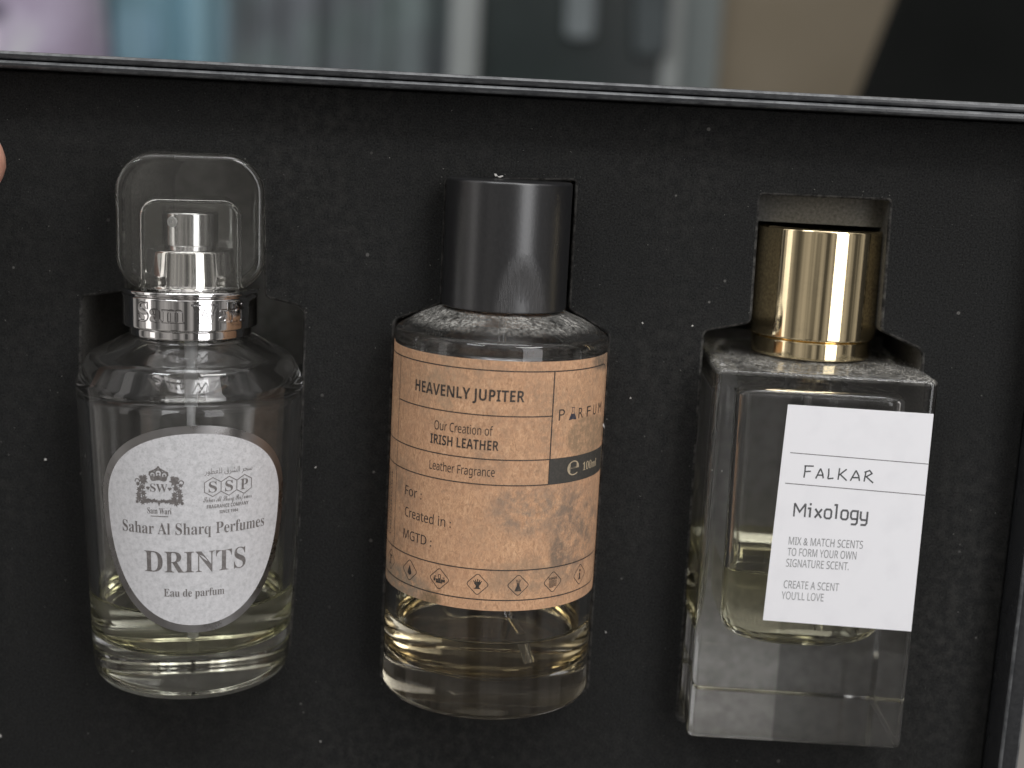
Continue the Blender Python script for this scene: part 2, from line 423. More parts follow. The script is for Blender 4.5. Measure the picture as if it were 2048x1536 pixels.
class Art:
    def __init__(s): s.V = []; s.F = []
    def _add(s, V, Fc):
        i = len(s.V); s.V += V; s.F += [tuple(k+i for k in f) for f in Fc]
    def text(s, body, cs, zb, width, caph, font=lambda t: t, offset=0, spacing=1.0, ref='H', slope=0.0, sag=0.0, rot=0):
        """centre cs, baseline zb, exact width and cap height"""
        key = font(ref)
        if key not in CAPH: V, _ = text_mesh(key); CAPH[key] = max(v[1] for v in V)
        V, Fc = text_mesh(font(body), offset, spacing)
        x0 = min(v[0] for v in V); x1 = max(v[0] for v in V); kx = width/(x1-x0); ky = caph/CAPH[key]
        out = []
        for x, y in V:
            a = (x-x0)*kx-width/2; b = y*ky + slope*a + sag*(a/(width/2))**2
            if rot: a, b = a*math.cos(rot)-b*math.sin(rot), a*math.sin(rot)+b*math.cos(rot)
            out.append((cs+a, zb+b))
        s._add(out, Fc); return s
    def line(s, pts, w, closed=False, step=.8):
        """constant-width stroke with mitred joints"""
        P = [Vector(p) for p in pts]; Q = []
        n_ = len(P) if closed else len(P)-1
        for i in range(n_):
            a, b = P[i], P[(i+1) % len(P)]; k = max(1, int((b-a).length/step))
            Q += [a+(b-a)*j/k for j in range(k)]
        if not closed: Q.append(P[-1])
        L = len(Q); V = []
        for i, q in enumerate(Q):
            pv = Q[(i-1) % L] if closed or i > 0 else None; nx = Q[(i+1) % L] if closed or i < L-1 else None
            d1 = (q-pv).normalized() if pv is not None else (nx-q).normalized(); d2 = (nx-q).normalized() if nx is not None else d1
            n1 = Vector((-d1.y, d1.x)); n2 = Vector((-d2.y, d2.x)); nn = n1+n2
            nn = nn.normalized() if nn.length > 1e-6 else n1
            k = min(2.0, 1/max(.3, nn.dot(n1)))
            V += [tuple(q+nn*w/2*k), tuple(q-nn*w/2*k)]
        Fc = [(2*i, 2*i+1, 2*((i+1) % L)+1, 2*((i+1) % L)) for i in range(L if closed else L-1)]
        s._add(V, Fc); return s
    def rect(s, s0, s1, z0, z1, step=.8):
        k = max(1, int((s1-s0)/step)); h = max(1, int((z1-z0)/3)); V = []; Fc = []
        for i in range(k+1):
            for j in range(h+1): V.append((s0+(s1-s0)*i/k, z0+(z1-z0)*j/h))
        for i in range(k):
            for j in range(h): a = i*(h+1)+j; Fc.append((a, a+h+1, a+h+2, a+1))
        s._add(V, Fc); return s
    def poly(s, pts):
        c = (sum(p[0] for p in pts)/len(pts), sum(p[1] for p in pts)/len(pts)); k = len(pts)
        s._add(list(pts)+[c], [(i, (i+1) % k, k) for i in range(k)]); return s
    def disk(s, cs, z, r, n_=16, ry=None):
        return s.poly([(cs+r*math.cos(2*PI*i/n_), z+(ry or r)*math.sin(2*PI*i/n_)) for i in range(n_)])
    def place(s, name, mapf, mat, parent, lift=.16, thick=0, back=.03, smooth=0, label=None):
        bm = bmesh.new(); vs = [bm.verts.new((x, z, 0)) for x, z in s.V]
        for f in s.F:
            try: bm.faces.new([vs[k] for k in f])
            except ValueError: pass
        bmesh.ops.remove_doubles(bm, verts=bm.verts, dist=1e-5)
        for f in bm.faces:
            f.normal_update()
            if f.normal.z < 0: f.normal_flip()
        # islands get their own tiny step so crossing strokes never share a plane
        bm.faces.ensure_lookup_table(); seen = set(); off = {}; isl = 0
        for f in bm.faces:
            if f.index in seen: continue
            st = [f]; seen.add(f.index)
            while st:
                g = st.pop()
                for v in g.verts:
                    off[v] = (isl % 7)*.004
                    for h in v.link_faces:
                        if h.index not in seen: seen.add(h.index); st.append(h)
            isl += 1
        if thick:
            ret = bmesh.ops.extrude_face_region(bm, geom=bm.faces[:])
            new = {g for g in ret['geom'] if isinstance(g, bmesh.types.BMVert)}
            for v in bm.verts: v.co = mapf(v.co.x, v.co.y, (lift if v in new else back))
            bmesh.ops.recalc_face_normals(bm, faces=bm.faces)
        else:
            for v in bm.verts: v.co = mapf(v.co.x, v.co.y, lift+off.get(v, 0))
        me = bpy.data.meshes.new(name); bm.to_mesh(me); bm.free()
        return link(name, me, mat, parent, smooth, label)
def grid_solid(name, s0, s1, z0, z1, mapf, mat, parent, hi=.12, lo=.02, corner=0, ns=90):
    """a paper label: outline sliced into columns, real thickness"""
    a = Art(); V = []; Fc = []; nz_ = 24
    for i in range(ns+1):
        x = s0+(s1-s0)*i/ns; e = 0
        if corner:
            d = min(x-s0, s1-x)
            if d < corner: e = corner-math.sqrt(max(0, corner**2-(corner-d)**2))
        for j in range(nz_+1): V.append((x, z0+e+(z1-z0-2*e)*j/nz_))
    for i in range(ns):
        for j in range(nz_): k = i*(nz_+1)+j; Fc.append((k, k+nz_+1, k+nz_+2, k+1))
    a._add(V, Fc); return a.place(name, mapf, mat, parent, hi, 1, lo, 50)

# ------------------------------------------------------------------ gift box and its foam insert
gift = thing('gift_box', 'open matt black gift box with a shiny raised rim holding three bottles', 'box', (0, .02, -.05))
BX0, BX1, BZ0, BZ1 = -.1215, .1215, -.052, .1382
def gb(name, *d, bevel=.0011): 
    o = box(name, d, [M_board, M_bedge], gift, bevel, 4); o.location = (0, -.02, .05)
    for pl in o.data.polygons:
        if bevel and max(abs(c) for c in pl.normal) < .97: pl.material_index = 1
    return o
TH = .0036
gb('top_wall', BX0, BX1, -.0094, .052, BZ1-.0017, BZ1)
gb('liner_edge', BX0+TH, BX1-TH, -.0100, .047, BZ1-TH, BZ1-.0019)
gb('bottom_wall', BX0, BX1, -.0100, .052, BZ0, BZ0+TH)
gb('side_wall', BX0, BX0+TH, -.0100, .052, BZ0+TH, BZ1-TH)
gb('side_wall', BX1-TH-.0008, BX1, -.0100, .052, BZ0+TH, BZ1-TH)
gb('back_panel', BX0+TH, BX1-TH-.0008, .0485, .0515, BZ0+TH, BZ1-TH, bevel=0)

def round_poly(pts, n_=5):
    P = [(x*MM, z*MM, r*MM) for x, z, r in pts]; L = len(P); out = []
    for i in range(L):
        tri = [P[i-1], P[i], P[(i+1) % L]]
        a, b, c = tri; out += fillet([(a[0], a[1], 0), b, (c[0], c[1], 0)], n_)[1:-1]
    return out
holes = [
    [(-90.8, -3.6, 11), (-45.6, -3.0, 11), (-43.6, 40, 1), (-43.6, 86.6, 3), (-52.4, 88.4, .8), (-53.7, 117.9, 7), (-85.0, 117.4, 7), (-84.4, 88.0, .8), (-94.3, 86.3, 1.2), (-94.6, 68, 1)],
    [(-24.2, -.2, 2), (24.4, -.2, 2), (24.2, 84.4, 2), (15.0, 89.4, .8), (14.9, 117.8, 1.0), (-14.2, 116.4, 1.0), (-14.1, 89.0, .8), (-24.4, 84.8, 2)],
    [(45.0, -6.0, 2), (95.6, -6.0, 2), (93.6, 84.6, 3), (83.9, 88.4, 1.0), (83.2, 117.2, 1.2), (54.0, 116.9, 1.2), (54.4, 88.6, 1.2), (44.2, 86.2, 2)]]
cu = bpy.data.curves.new('foam', 'CURVE'); cu.dimensions = '2D'; cu.fill_mode = 'BOTH'; cu.extrude = .0205; cu.bevel_depth = .0006; cu.bevel_resolution = 2
fx0, fx1, fz0, fz1 = BX0+TH+.0008, BX1-TH-.0016, BZ0+TH+.0008, BZ1-TH-.0008
for L in [[(fx0, fz0), (fx1, fz0), (fx1, fz1), (fx0, fz1)]] + [round_poly(h) for h in holes]:
    sp = cu.splines.new('POLY'); sp.points.add(len(L)-1); sp.use_cyclic_u = True
    for q, (x, z) in zip(sp.points, L): q.co = (x, z, 0, 1)
tmp = bpy.data.objects.new('foam', cu); C.objects.link(tmp)
me = bpy.data.meshes.new_from_object(tmp.evaluated_get(bpy.context.evaluated_depsgraph_get()))
bpy.data.objects.remove(tmp)
me.transform(Matrix(((1, 0, 0, 0), (0, 0, -1, .0211), (0, 1, 0, 0), (0, 0, 0, 1))))
me.materials.clear()
foam = link('foam_insert', me, [M_foam, M_slot, M_fedge], None, 40)
for pl in me.polygons:
    c = pl.center; ny = abs(pl.normal.y)
    rim = abs(c.x-fx0) < .002 or abs(c.x-fx1) < .002 or abs(c.z-fz0) < .002 or abs(c.z-fz1) < .002
    if not rim: pl.material_index = 0 if ny > .995 else (1 if ny < .12 else 2)
tag(foam, 'dusty black foam insert with three bottle-shaped cut-outs inside the gift box', 'foam insert')
M_slot_fill = plain('lightened_slot_grey', (.26, .257, .245), 1, 0, .2, 300)  # lightened grey stands in for light reaching the slots through glass
box('slot_floor', (fx0, fx1, .0424, .0478, fz0, fz1), M_slot_fill, foam)
box('added_back_pad', (.0464, .0712, .0362, .0422, -.004, .082), M_slot_fill, foam)  # added pad, paler to paint the lit side behind the square bottle
box('added_back_pad', (.0712, .0934, .0364, .0422, -.004, .082), plain('shaded_side_grey', (.12, .12, .115), 1, 0, .25, 300), foam)  # added pad, darker to paint the shaded side
box('added_back_pad', (-.0232, .0236, .0208, .0422, .0008, .080), plain('brown_grey_fill', (.060, .050, .038), 1, 0, .25, 300), foam)  # added pad, its brown-grey paints a lit fill behind the middle glass
box('added_back_pad', (-.0885, -.0455, .0230, .0422, -.001, .066), M_slot_fill, foam)  # added pad, pale to lighten the view through the left bottle
box('added_light_step', (.0532, .0840, .0060, .0422, .1104, .1177), M_slot, foam)  # added step, set forward so the recess above the gold cap looks lit

# ------------------------------------------------------------------ bottle 1: round bottle with clear cap (left)
A1 = (-.06689, -.004, .00167)
b1 = thing('perfume_bottle', 'round clear bottle with chrome collar, see-through cap and egg-shaped silver label', 'perfume bottle', A1, (0, math.radians(-1.05), 0), 'perfume bottles in the black box')
b1.scale = (.9778,)*3
def R1(z): return .0223 + .0428*(max(z, .002)-.002)
outer = fillet([(0, 0, 0), (.0222, 0, .0048), (R1(.070), .0695, .0030), (.0225, .0752, .004), (.0150, .0792, .001), (.0128, .0800, 0), (.0085, .0800, 0), (.0085, .086, 0)], 8)
cav = fillet([(0, .0105, 0), (R1(.011)-.0022, .0105, .0045), (R1(.066)-.0024, .0675, .004), (.0105, .0762, .003), (.0062, .0775, .001), (.0062, .086, 0)], 8)
# split the long wall so the cone is smooth
vessel(b1, outer, cav, .0215, M_glass, M_liq_green, circle_ring(), circle_ring(), 0)
ring_ = fillet([(.0128, .0800, 0), (.0136, .0800, .0002), (.0136, .0819, .0002), (.0149, .0821, .0003), (.0149, .0890, .0004), (.0143, .0893, .0002), (.0153, .0896, .0002), (.0153, .0905, .0003), (.0105, .0907, 0)], 3)
collar = turned('neck_collar', ring_, M_chrome, b1, cap0=True)
turned('spray_bell', fillet([(.0104, .0906, 0), (.0101, .0912, .0004), (.0094, .0990, .0008), (.0063, .0998, .0003), (.0060, .1000, 0)], 4), M_chrome, b1)
sprayer = turned('spray_button', fillet([(.0061, .0998, 0), (.0062, .1072, .0006), (0, .1076, 0)], 5), M_chrome_m, b1)
# nozzle disc on the button, turned a little to the left
th = math.radians(-24)
V, Fc = [], []
loft(fillet([(.0012, 0, 0), (.0012, .0006, .0002), (.0004, .0006, 0), (.0003, .0002, 0)], 2), circle_ring(24), V, Fc, False, False, True)
nzl = build('nozzle', V, Fc, plain('nozzle_plastic', (.42, .42, .42), .4), sprayer, 30)
nzl.matrix_local = Matrix.Translation((.00595*math.sin(th), -.00595*math.cos(th), .1051)) @ Matrix.Rotation(th, 4, 'Z') @ Matrix.Rotation(PI/2, 4, 'X')
# acrylic cap: a rounded-square block with crisp 2 mm edges and a hollow of the same shape
def slab(W_, H_, z0, r_top, r_bot, half, edge, n_=10):
    """outline in x-z pushed along y; 'edge' is the rounding of the front and back edges"""
    def ring(a):
        k = W_-a; pts = []
        for cx_, cz_, r, a0 in ((W_-r_top, z0+H_-r_top, r_top, 0), (-W_+r_top, z0+H_-r_top, r_top, PI/2), (-W_+r_bot, z0+r_bot, r_bot, PI), (W_-r_bot, z0+r_bot, r_bot, 1.5*PI)):
            seg_ = [(cx_+max(r-k, 1e-5)*math.cos(a0+PI/2*q/n_), cz_+max(r-k, 1e-5)*math.sin(a0+PI/2*q/n_)) for q in range(n_+1)]
            if pts: p0, p1 = pts[-1], seg_[0]; pts += [(p0[0]+(p1[0]-p0[0])*t, p0[1]+(p1[1]-p0[1])*t) for t in (.03, .5, .97)]
            pts += seg_
        p0, p1 = pts[-1], pts[0]; pts += [(p0[0]+(p1[0]-p0[0])*t, p0[1]+(p1[1]-p0[1])*t) for t in (.03, .5, .97)]
        return pts
    pr = [(W_-edge-.0004, -half)] + fillet([(W_-edge, -half, 0), (W_, -half, edge), (W_, half, edge), (W_-edge, half, 0)], 7)[1:-1] + [(W_-edge-.0004, half)]
    V, Fc = [], []; loft(pr, ring, V, Fc)
    return [(x, y, z) for x, z, y in V], Fc
def bool_cut(o, cutter):
    md = o.modifiers.new('cut', 'BOOLEAN'); md.operation = 'DIFFERENCE'; md.solver = 'EXACT'; md.object = cutter
    bpy.context.view_layer.update()
    m2 = bpy.data.meshes.new_from_object(o.evaluated_get(bpy.context.evaluated_depsgraph_get()))
    o.modifiers.clear(); o.data = m2; bpy.data.objects.remove(cutter)
    m2.polygons.foreach_set('use_smooth', [True]*len(m2.polygons)); m2.set_sharp_from_angle(angle=math.radians(40))
V, Fc = slab(.0156, .0290, .0910, .0082, .0070, .0134, .0029)
capo = build('clear_cap', V, Fc, M_acryl, None, 40, fix=True)
V, Fc = slab(.0108, .0260, .0845, .0040, .0010, .0108, .0022)
cut = build('cutter', V, Fc, M_acryl, None, 40, fix=True)
bool_cut(capo, cut)
capo.parent = b1; capo.rotation_euler = (0, 0, .262)   # turned to face the viewer, like the label
tube('dip_tube', [(0, 0, .083), (0, 0, .0702)], .00150, M_tube, b1)
tube('dip_tube', [(0, 0, .0700), (.0002, -.0015, .045), (.0008, -.0030, .0112)], .00098, M_tube, b1)
# label wrapped on the cone; s is arc length at the cone's own radius, measured from the front
LN = -.01833
def map1(s_, z_, lift):
    zl = (z_ + 1.2)*MM; rr = R1(zl)+lift*MM; t = s_/24.3
    return Vector((rr*math.sin(t), -rr*math.cos(t), zl))
def egg(k):
    pts = []
    for i in range(96):
        t = 2*PI*i/96; c, s_ = math.cos(t), math.sin(t); e = 2/(2.05 if s_ > 0 else 2.2)
        x = (22.2-k)*math.copysign(abs(c)**e, c); z = ((17.6-k) if s_ > 0 else (28.9-k))*math.copysign(abs(s_)**e, s_)
        pts.append((6.9+x, 45.0+z))
    return pts
def ring_art(k0, rows=14):
    """filled egg as concentric rows so it bends with the glass"""
    a = Art(); P = egg(k0); V = []; Fc = []; n_ = len(P)
    for j in range(rows):
        f = 1-j/rows; V += [(6.9+(x-6.9)*f, 45+(z-45)*f) for x, z in P]
    V.append((6.9, 45)); c = len(V)-1
    for j in range(rows-1):
        for i in range(n_): Fc.append((j*n_+i, j*n_+(i+1) % n_, (j+1)*n_+(i+1) % n_, (j+1)*n_+i))
    for i in range(n_): Fc.append(((rows-1)*n_+i, (rows-1)*n_+(i+1) % n_, c))
    a._add(V, Fc); return a
lab1 = ring_art(0).place('egg_label', map1, M_silverfoil, b1, .13, 1, .02, 50)
ring_art(1.75).place('label_face', map1, M_silverpaper, lab1, .17, 0, 0, 50)
def pr1(name, art, mat=M_ink_silver, lift=.20): return art.place(name, map1, mat, lab1, lift)
pr1('company_lettering', Art().text('Sahar Al Sharq Perfumes', 6.6, 38.55, 32.6, 2.55, SERIF, -.005))
pr1('title_lettering', Art().text('DRINTS', 6.8, 30.0, 22.6, 4.7, SERIF, -.003))
pr1('subtitle_lettering', Art().text('Eau de parfum', 6.4, 24.5, 13.4, 1.75, SERIF, -.003))
cr = Art()
# crest: crown
def arcs(cx, cz, r, a0, a1, n_=10, ry=None): return [(cx+r*math.cos(a0+(a1-a0)*i/n_), cz+(ry or r)*math.sin(a0+(a1-a0)*i/n_)) for i in range(n_+1)]
cx, cz = -.9, 51.0
cr.poly([(cx-1.75, cz-.25), (cx-1.6, cz-.55)]+[(cx-1.2+2.4*i/6, cz-.55+.12*math.cos(i*PI/3-PI)) for i in range(7)]+[(cx+1.6, cz-.55), (cx+1.75, cz-.25), (cx+1.9, cz+.5), (cx+1.0, cz+.35), (cx+.3, cz+.55), (cx, cz+.75), (cx-.3, cz+.55), (cx-1.0, cz+.35), (cx-1.9, cz+.5)])
for dx, rr_1, up in ((-1.25, .62, .75), (0, .72, 1.15), (1.25, .62, .75)):
    cr.line(arcs(cx+dx, cz+up, rr_1, -.5, PI+.5, 12), .30); cr.disk(cx+dx, cz+up-.1, .24)
cr.line([(cx-2.0, cz+.6), (cx-1.9, cz+1.3), (cx-.9, cz+1.75), (cx, cz+2.35), (cx+.9, cz+1.75), (cx+1.9, cz+1.3), (cx+2.0, cz+.6)], .30)
cr.disk(cx, cz+2.45, .26)
# two rampant beasts as leafy silhouettes and a ribbon of leaves below
rnd = random.Random(4)
def leaf(cx_, cz_, r, n_=7, k=.45):
    a0 = rnd.random()*6
    cr.poly([(cx_+r*(1 if i % 2 == 0 else k+rnd.random()*.2)*math.cos(a0+PI*i/n_), cz_+r*(1 if i % 2 == 0 else k+rnd.random()*.2)*math.sin(a0+PI*i/n_)) for i in range(2*n_)])
for sg in (-1, 1):
    for dx, dz, r in ((3.3, -.05, 1.15), (3.0, .75, .6), (3.9, .6, .55), (4.6, -.9, .55), (3.6, -1.5, .8), (4.3, -2.2, .75), (3.4, -2.9, .8), (4.5, -3.2, .75), (3.2, -4.0, .85), (4.4, -4.2, .85), (2.6, -4.6, .7), (4.9, -4.9, .45), (3.6, -4.9, .75), (2.45, -1.6, .35)):
        leaf(cx+sg*dx, cz+dz-.6, r)
    cr.line(arcs(cx+sg*4.7, cz-.9, .5, -1, 3.6, 8), .22)
    cr.line([(cx+sg*2.0, cz-2.0), (cx+sg*2.3, cz-2.5), (cx+sg*2.7, cz-2.1)], .28)
    for j in range(7): leaf(cx+sg*(.6+j*.42), cz-5.05+.12*math.sin(j*2), .48, 5, .5)
cr.poly([(cx-.5, cz-4.9), (cx+.5, cz-4.9), (cx, cz-6.2)])
cr.text('SW', cx, 48.0, 3.7, 1.75, SERIF, -.004)
cr.text('Sam Wari', cx, 43.1, 5.2, 1.3, SERIF, -.003); cr.line([(cx-1.9, 42.55), (cx+1.9, 42.55)], .16)
pr1('crest', cr)
hx = Art()
for i, ch in enumerate('SSP'):
    ox = 10.35+3.5*i; oz = 48.95
    hx.line([(ox+2.02*math.cos(PI/2+k*PI/3), oz+2.12*math.sin(PI/2+k*PI/3)) for k in range(6)], .17, True)
    hx.text(ch, ox, oz-1.15, 1.75, 2.35, SERIF, 0)
hx.text('\uFEAD\uFEEE\uFEC4\uFECC\uFEE0\uFEDF \uFED5\uFEAE\uFEB8\uFEDF\uFE8D \uFEAE\uFEA4\uFEB3', 13.9, 51.9, 10.6, 1.25, offset=0, ref='\uFE8D')
hx.text('Sahar Al Sharq Perfumes', 13.8, 45.65, 10.9, 1.15, SCRIPT, 0)
hx.text('FRAGRANCE COMPANY', 13.8, 44.25, 9.4, .78, SANSB, 0); hx.text('SINCE 1984', 13.9, 43.0, 4.2, .66, SANSB, 0)
pr1('maker_emblem', hx)
# raised letters round the chrome collar
def mapc(s_, z_, lift):
    t = s_/14.9; rr = (14.9+lift)*MM; return Vector((rr*math.sin(t), -rr*math.cos(t), z_*MM))
Art().text('Sam Wari', 4.0, 84.1, 26.0, 3.95, SERIF, .028).place('lettering_shade_outline', mapc, metal('shadowed_chrome', (.22, .21, .21), .22), collar, .03, 0, 0, 0)  # flat dark layer paints the relief's shaded outline round the letters
Art().text('Sam Wari', 4.0, 84.1, 25.5, 3.9, SERIF, -.004).place('embossed_lettering', mapc, M_chrome, collar, .20, 1, -.02, 25)

# ------------------------------------------------------------------ bottle 2: round bottle with kraft label (middle)
b2 = thing('perfume_bottle', 'round glass bottle with a matt black cap and brown kraft paper label', 'perfume bottle', (.00019, -.004, .00285), (0, 0, 0), 'perfume bottles in the black box')
b2.scale = (.9778,)*3
RM = .0238
outer = fillet([(0, .0004, 0), (.0215, 0, .001), (RM, .0006, .0030), (RM, .0833, .0022), (.0185, .0862, .006), (.0140, .0880, .001), (.0086, .0884, 0), (.0086, .094, 0)], 8)
cav = fillet([(0, .0085, 0), (RM-.0026, .0078, .0050), (RM-.0026, .0795, .0040), (.0100, .0842, .003), (.0064, .0860, .001), (.0064, .094, 0)], 8)
vessel(b2, outer, cav, .0180, M_glass_mid, M_liq_amber, circle_ring(), circle_ring(), 0)
cap2 = turned('black_cap', fillet([(.0118, .0887, 0), (.0139, .0887, .0003), (.0139, .1166, .0006), (0, .1166, 0)], 5), M_cap_black, b2)
turned('pump_collar', fillet([(.0086, .0885, 0), (.0112, .0885, 0), (.0112, .0935, 0), (0, .0936, 0)], 2), M_chrome_m, b2)
tube('dip_tube', [(0, 0, .090), (.0003, .001, .05), (.0025, .000, .025), (.0080, -.004, .0086)], [.0010]*4, M_tubeglass, b2)
def map2(s_, z_, lift):
    t = s_/23.8; rr = (23.8+lift)*MM; return Vector((rr*math.sin(t), -rr*math.cos(t), z_*MM))
lab2 = grid_solid('kraft_label', -111, 34.6, 25.7, 80.1, map2, M_kraft, b2, .13, .02, 1.6, 240)
def pr2(name, art, mat=M_ink, lift=.15): return art.place(name, map2, mat, lab2, lift)
fr = Art()
cn = arcs(29.8, 75.2, 2.8, PI/2, 0, 6); cb = arcs(30.4, 30.6, 2.5, 0, -PI/2, 6)
fr.line([(-46, 78.0)]+cn+[(32.6, 60)], .26)
fr.line([(-46, 34.8), (32.9, 34.8)], .26)
fr.line([(-46, 28.1)]+cb[::-1]+[(32.9, 34)], .26)
for z_, s0, s1 in ((68.4, -26.2, 12.6), (59.0, -46, 12.6), (53.5, -46, 12.6)): fr.line([(s0, z_), (s1, z_)], .24)
fr.line([(12.6, 78), (12.6, 53.5)], .28); fr.line([(-26.2, 78), (-26.2, 34.8)], .18)
pr2('ruled_frame', fr)
pr2('name_lettering', Art().text('HEAVENLY JUPITER', -6.7, 71.5, 25.6, 2.45, SANSB, .0))
pr2('creation_lettering', Art().text('Our Creation of', -6.8, 64.1, 13.2, 1.95, SANS, .002))
pr2('scent_lettering', Art().text('IRISH LEATHER', -6.6, 60.95, 15.5, 2.1, SANSB, 0))
pr2('family_lettering', Art().text('Leather Fragrance', -6.8, 55.3, 14.9, 1.9, SANS, .002))
ta = Art(); ta.text('For :', -18.9, 48.0, 5.6, 2.1, SANS, .002); ta.text('Created in :', -14.9, 43.2, 13.2, 2.1, SANS, .002); ta.text('MGTD :', -17.3, 38.2, 8.9, 2.1, SANS, .002)
pr2('form_lettering', ta)
pm = Art()
pm.text('P', 15.0, 67.3, 1.55, 2.45, lambda t: t, -.004)
for ch, x in zip('RFUM', (20.6, 23.5, 26.2, 29.2)): pm.text(ch, x, 67.3, 1.5 if ch != 'M' else 2.0, 2.3, lambda t: t, -.004)
pr2('maker_lettering', pm)
fk = Art()
fk.poly([(17.0, 67.2), (19.2, 67.2), (18.55, 68.5), (17.65, 68.5)]); fk.line([(17.0, 67.2), (17.85, 69.0), (17.85, 69.9)], .13); fk.line([(19.2, 67.2), (18.35, 69.0), (18.35, 69.9)], .13); fk.line([(17.65, 69.9), (18.55, 69.9)], .16)
pr2('flask_mark', fk, M_ink_navy)
pr2('volume_band', Art().rect(12.6, 34.3, 53.4, 59.1), M_ink_bar, .145)
vb = Art(); vb.text('\u212E', 19.2, 54.9, 3.6, 3.2, lambda t: t, 0, ref='\u212E'); vb.text('100ml', 25.6, 55.4, 6.4, 1.75, SERIF, 0); vb.line([(33.6, 59.1), (33.6, 53.4)], .22)
pr2('volume_lettering', vb, M_ink_cream, .19)
# unreadable small print turned on its side at the far left edge
sm = Art(); rr3 = random.Random(2)
for k in range(3):
    z_ = 37.0
    while z_ < 51.5:
        h = .5+rr3.random()*.6; x = -29.2-1.9*k
        sm.line([(x-.55, z_), (x+.5, z_+rr3.uniform(-.2, .2))], .22); sm.line([(x+rr3.uniform(-.5, .4), z_), (x+rr3.uniform(-.3, .5), z_+h*.7)], .2); z_ += h
pr2('side_small_print', sm)
def diamond(a, cx_, cz_, r=2.45, c=.75):
    pts = []
    for k in range(4):
        th_ = PI/2*k; ux, uz = math.cos(th_), math.sin(th_); bx_, bz_ = cx_+(r-c*1.0)*ux, cz_+(r-c*1.0)*uz
        pts += [(bx_+c*.72*math.cos(th_+t), bz_+c*.72*math.sin(th_+t)) for t in (-PI/4, -PI/8, 0, PI/8, PI/4)]
    a.line(pts, .17, True, .4)
IC = [-27.7, -18.95, -10.5, -1.83, 6.93, 15.28, 24.02]
for k, x in enumerate(IC):
    a = Art(); z_ = 31.47; diamond(a, x, z_)
    if k == 0: a.line([(x-.3, z_-1), (x-.3, z_+.9)], .35); a.line([(x-.8, z_+.9), (x+.6, z_+.9), (x+.6, z_+.4)], .3); a.line([(x-.8, z_-1), (x+.3, z_-1)], .3)
    if k == 1: a.poly([(x, z_+1.15), (x+.35, z_+.4)]+arcs(x, z_-.45, .62, .5, -PI-.5, 10)+[(x-.35, z_+.4)])
    if k == 2:
        for dx, w, h in ((-1.15, .5, .95), (-.55, .45, .7), (.05, .6, 1.0), (.7, .5, .75), (1.2, .42, .85)): a.rect(x+dx-w/2, x+dx+w/2, z_-.6, z_-.55+h*.7)
        a.rect(x-.75, x+.8, z_-.95, z_-.55); a.line([(x-.2, z_+.15), (x-.2, z_+.95), (x+.3, z_+.95), (x+.3, z_+.15)], .14)
        a.line([(x-1.3, z_+.3), (x-1.0, z_+.5), (x-.8, z_+.3)], .2); a.line([(x+.8, z_+.35), (x+1.3, z_+.35)], .2)
    if k == 3:
        a.poly([(x-.75, z_-1.05), (x+.75, z_-1.05), (x+.35, z_-.7), (x+.35, z_-.3), (x+.7, z_+.1), (x+.75, z_+.55), (x-.75, z_+.55), (x-.7, z_+.1), (x-.35, z_-.3), (x-.35, z_-.7)])
        for dx, dz in ((-.95, .75), (-.5, 1.0), (0, 1.2), (.5, 1.0), (.95, .75)): a.line([(x+dx*.6, z_+.45), (x+dx, z_+dz)], .2)
    if k == 4:
        a.poly([(x-.8, z_-1.35), (x+.8, z_-1.35), (x+.3, z_-.1), (x+.3, z_+.5), (x-.3, z_+.5), (x-.3, z_-.1)])
        for dx in (-.55, -.18, .2, .55): a.line([(x+dx*.5, z_+.6), (x+dx, z_+1.3)], .12)
    if k == 5:
        a.text('DANGER', x, z_+.55, 2.3, .55, SANSB, .01)
        for j in range(7): a.line([(x-1.0, z_+.3-.24*j), (x+(1.0 if j < 6 else .2), z_+.3-.24*j)], .13)
    if k == 6: a.rect(x-.22, x+.22, z_-1.0, z_+.3); a.rect(x-.5, x+.5, z_-1.1, z_-.85); a.line([(x-.4, z_+.3), (x, z_+.3)], .2); a.disk(x, z_+.95, .3)
    pr2('hazard_icon', a)

# ------------------------------------------------------------------ bottle 3: square bottle with white label (right)
B3 = (.0703, .0115, -.0042)
b3 = thing('perfume_bottle', 'heavy square glass bottle with a shiny gold cap and plain white sticker', 'perfume bottle', B3, (0, 0, 0), 'perfume bottles in the black box')
H3 = .0238
outer = fillet([(0, 0, 0), (H3, 0, .0011), (H3, .0838, .0012), (.0135, .0846, .002), (.0088, .0848, 0), (.0088, .090, 0)], 4)
cav = fillet([(0, .0195, 0), (.0178, .0205, .0085), (.0186, .0795, .0022), (.0105, .0800, .001), (.0066, .0805, .0006), (.0066, .090, 0)], 8)
vessel(b3, outer, cav, .0385, M_glass_sq, M_liq_yellow, rrect_ring(lambda a: min(a, max(.0016, .0135-(a-.0135)*1.3)) if a > .0136 else a, 1, 10), rrect_ring(lambda a: a if a < .0108 else max(.0040, a-(a-.0108)*1.95), 1, 10), 0)
turned('gold_neck_ring', fillet([(.0090, .0850, 0), (.0134, .0850, .0002), (.0134, .0889, .0004), (.0128, .0892, 0), (.0128, .0894, 0)], 3), M_gold, b3)
turned('gold_cap', fillet([(.0110, .0894, 0), (.0143, .0894, .0003), (.0143, .1138, .0006), (0, .1139, 0)], 5), M_gold, b3)
tube('dip_tube', [(0, 0, .088), (.0004, .0, .06), (.006, -.004, .0215)], .0011, M_tubeglass, b3)
def map3(s_, z_, lift):   # absolute millimetres on the front face
    return Vector((s_*MM-B3[0], -H3-lift*MM, z_*MM-B3[2]))
a = Art(); V = []; Fc = []
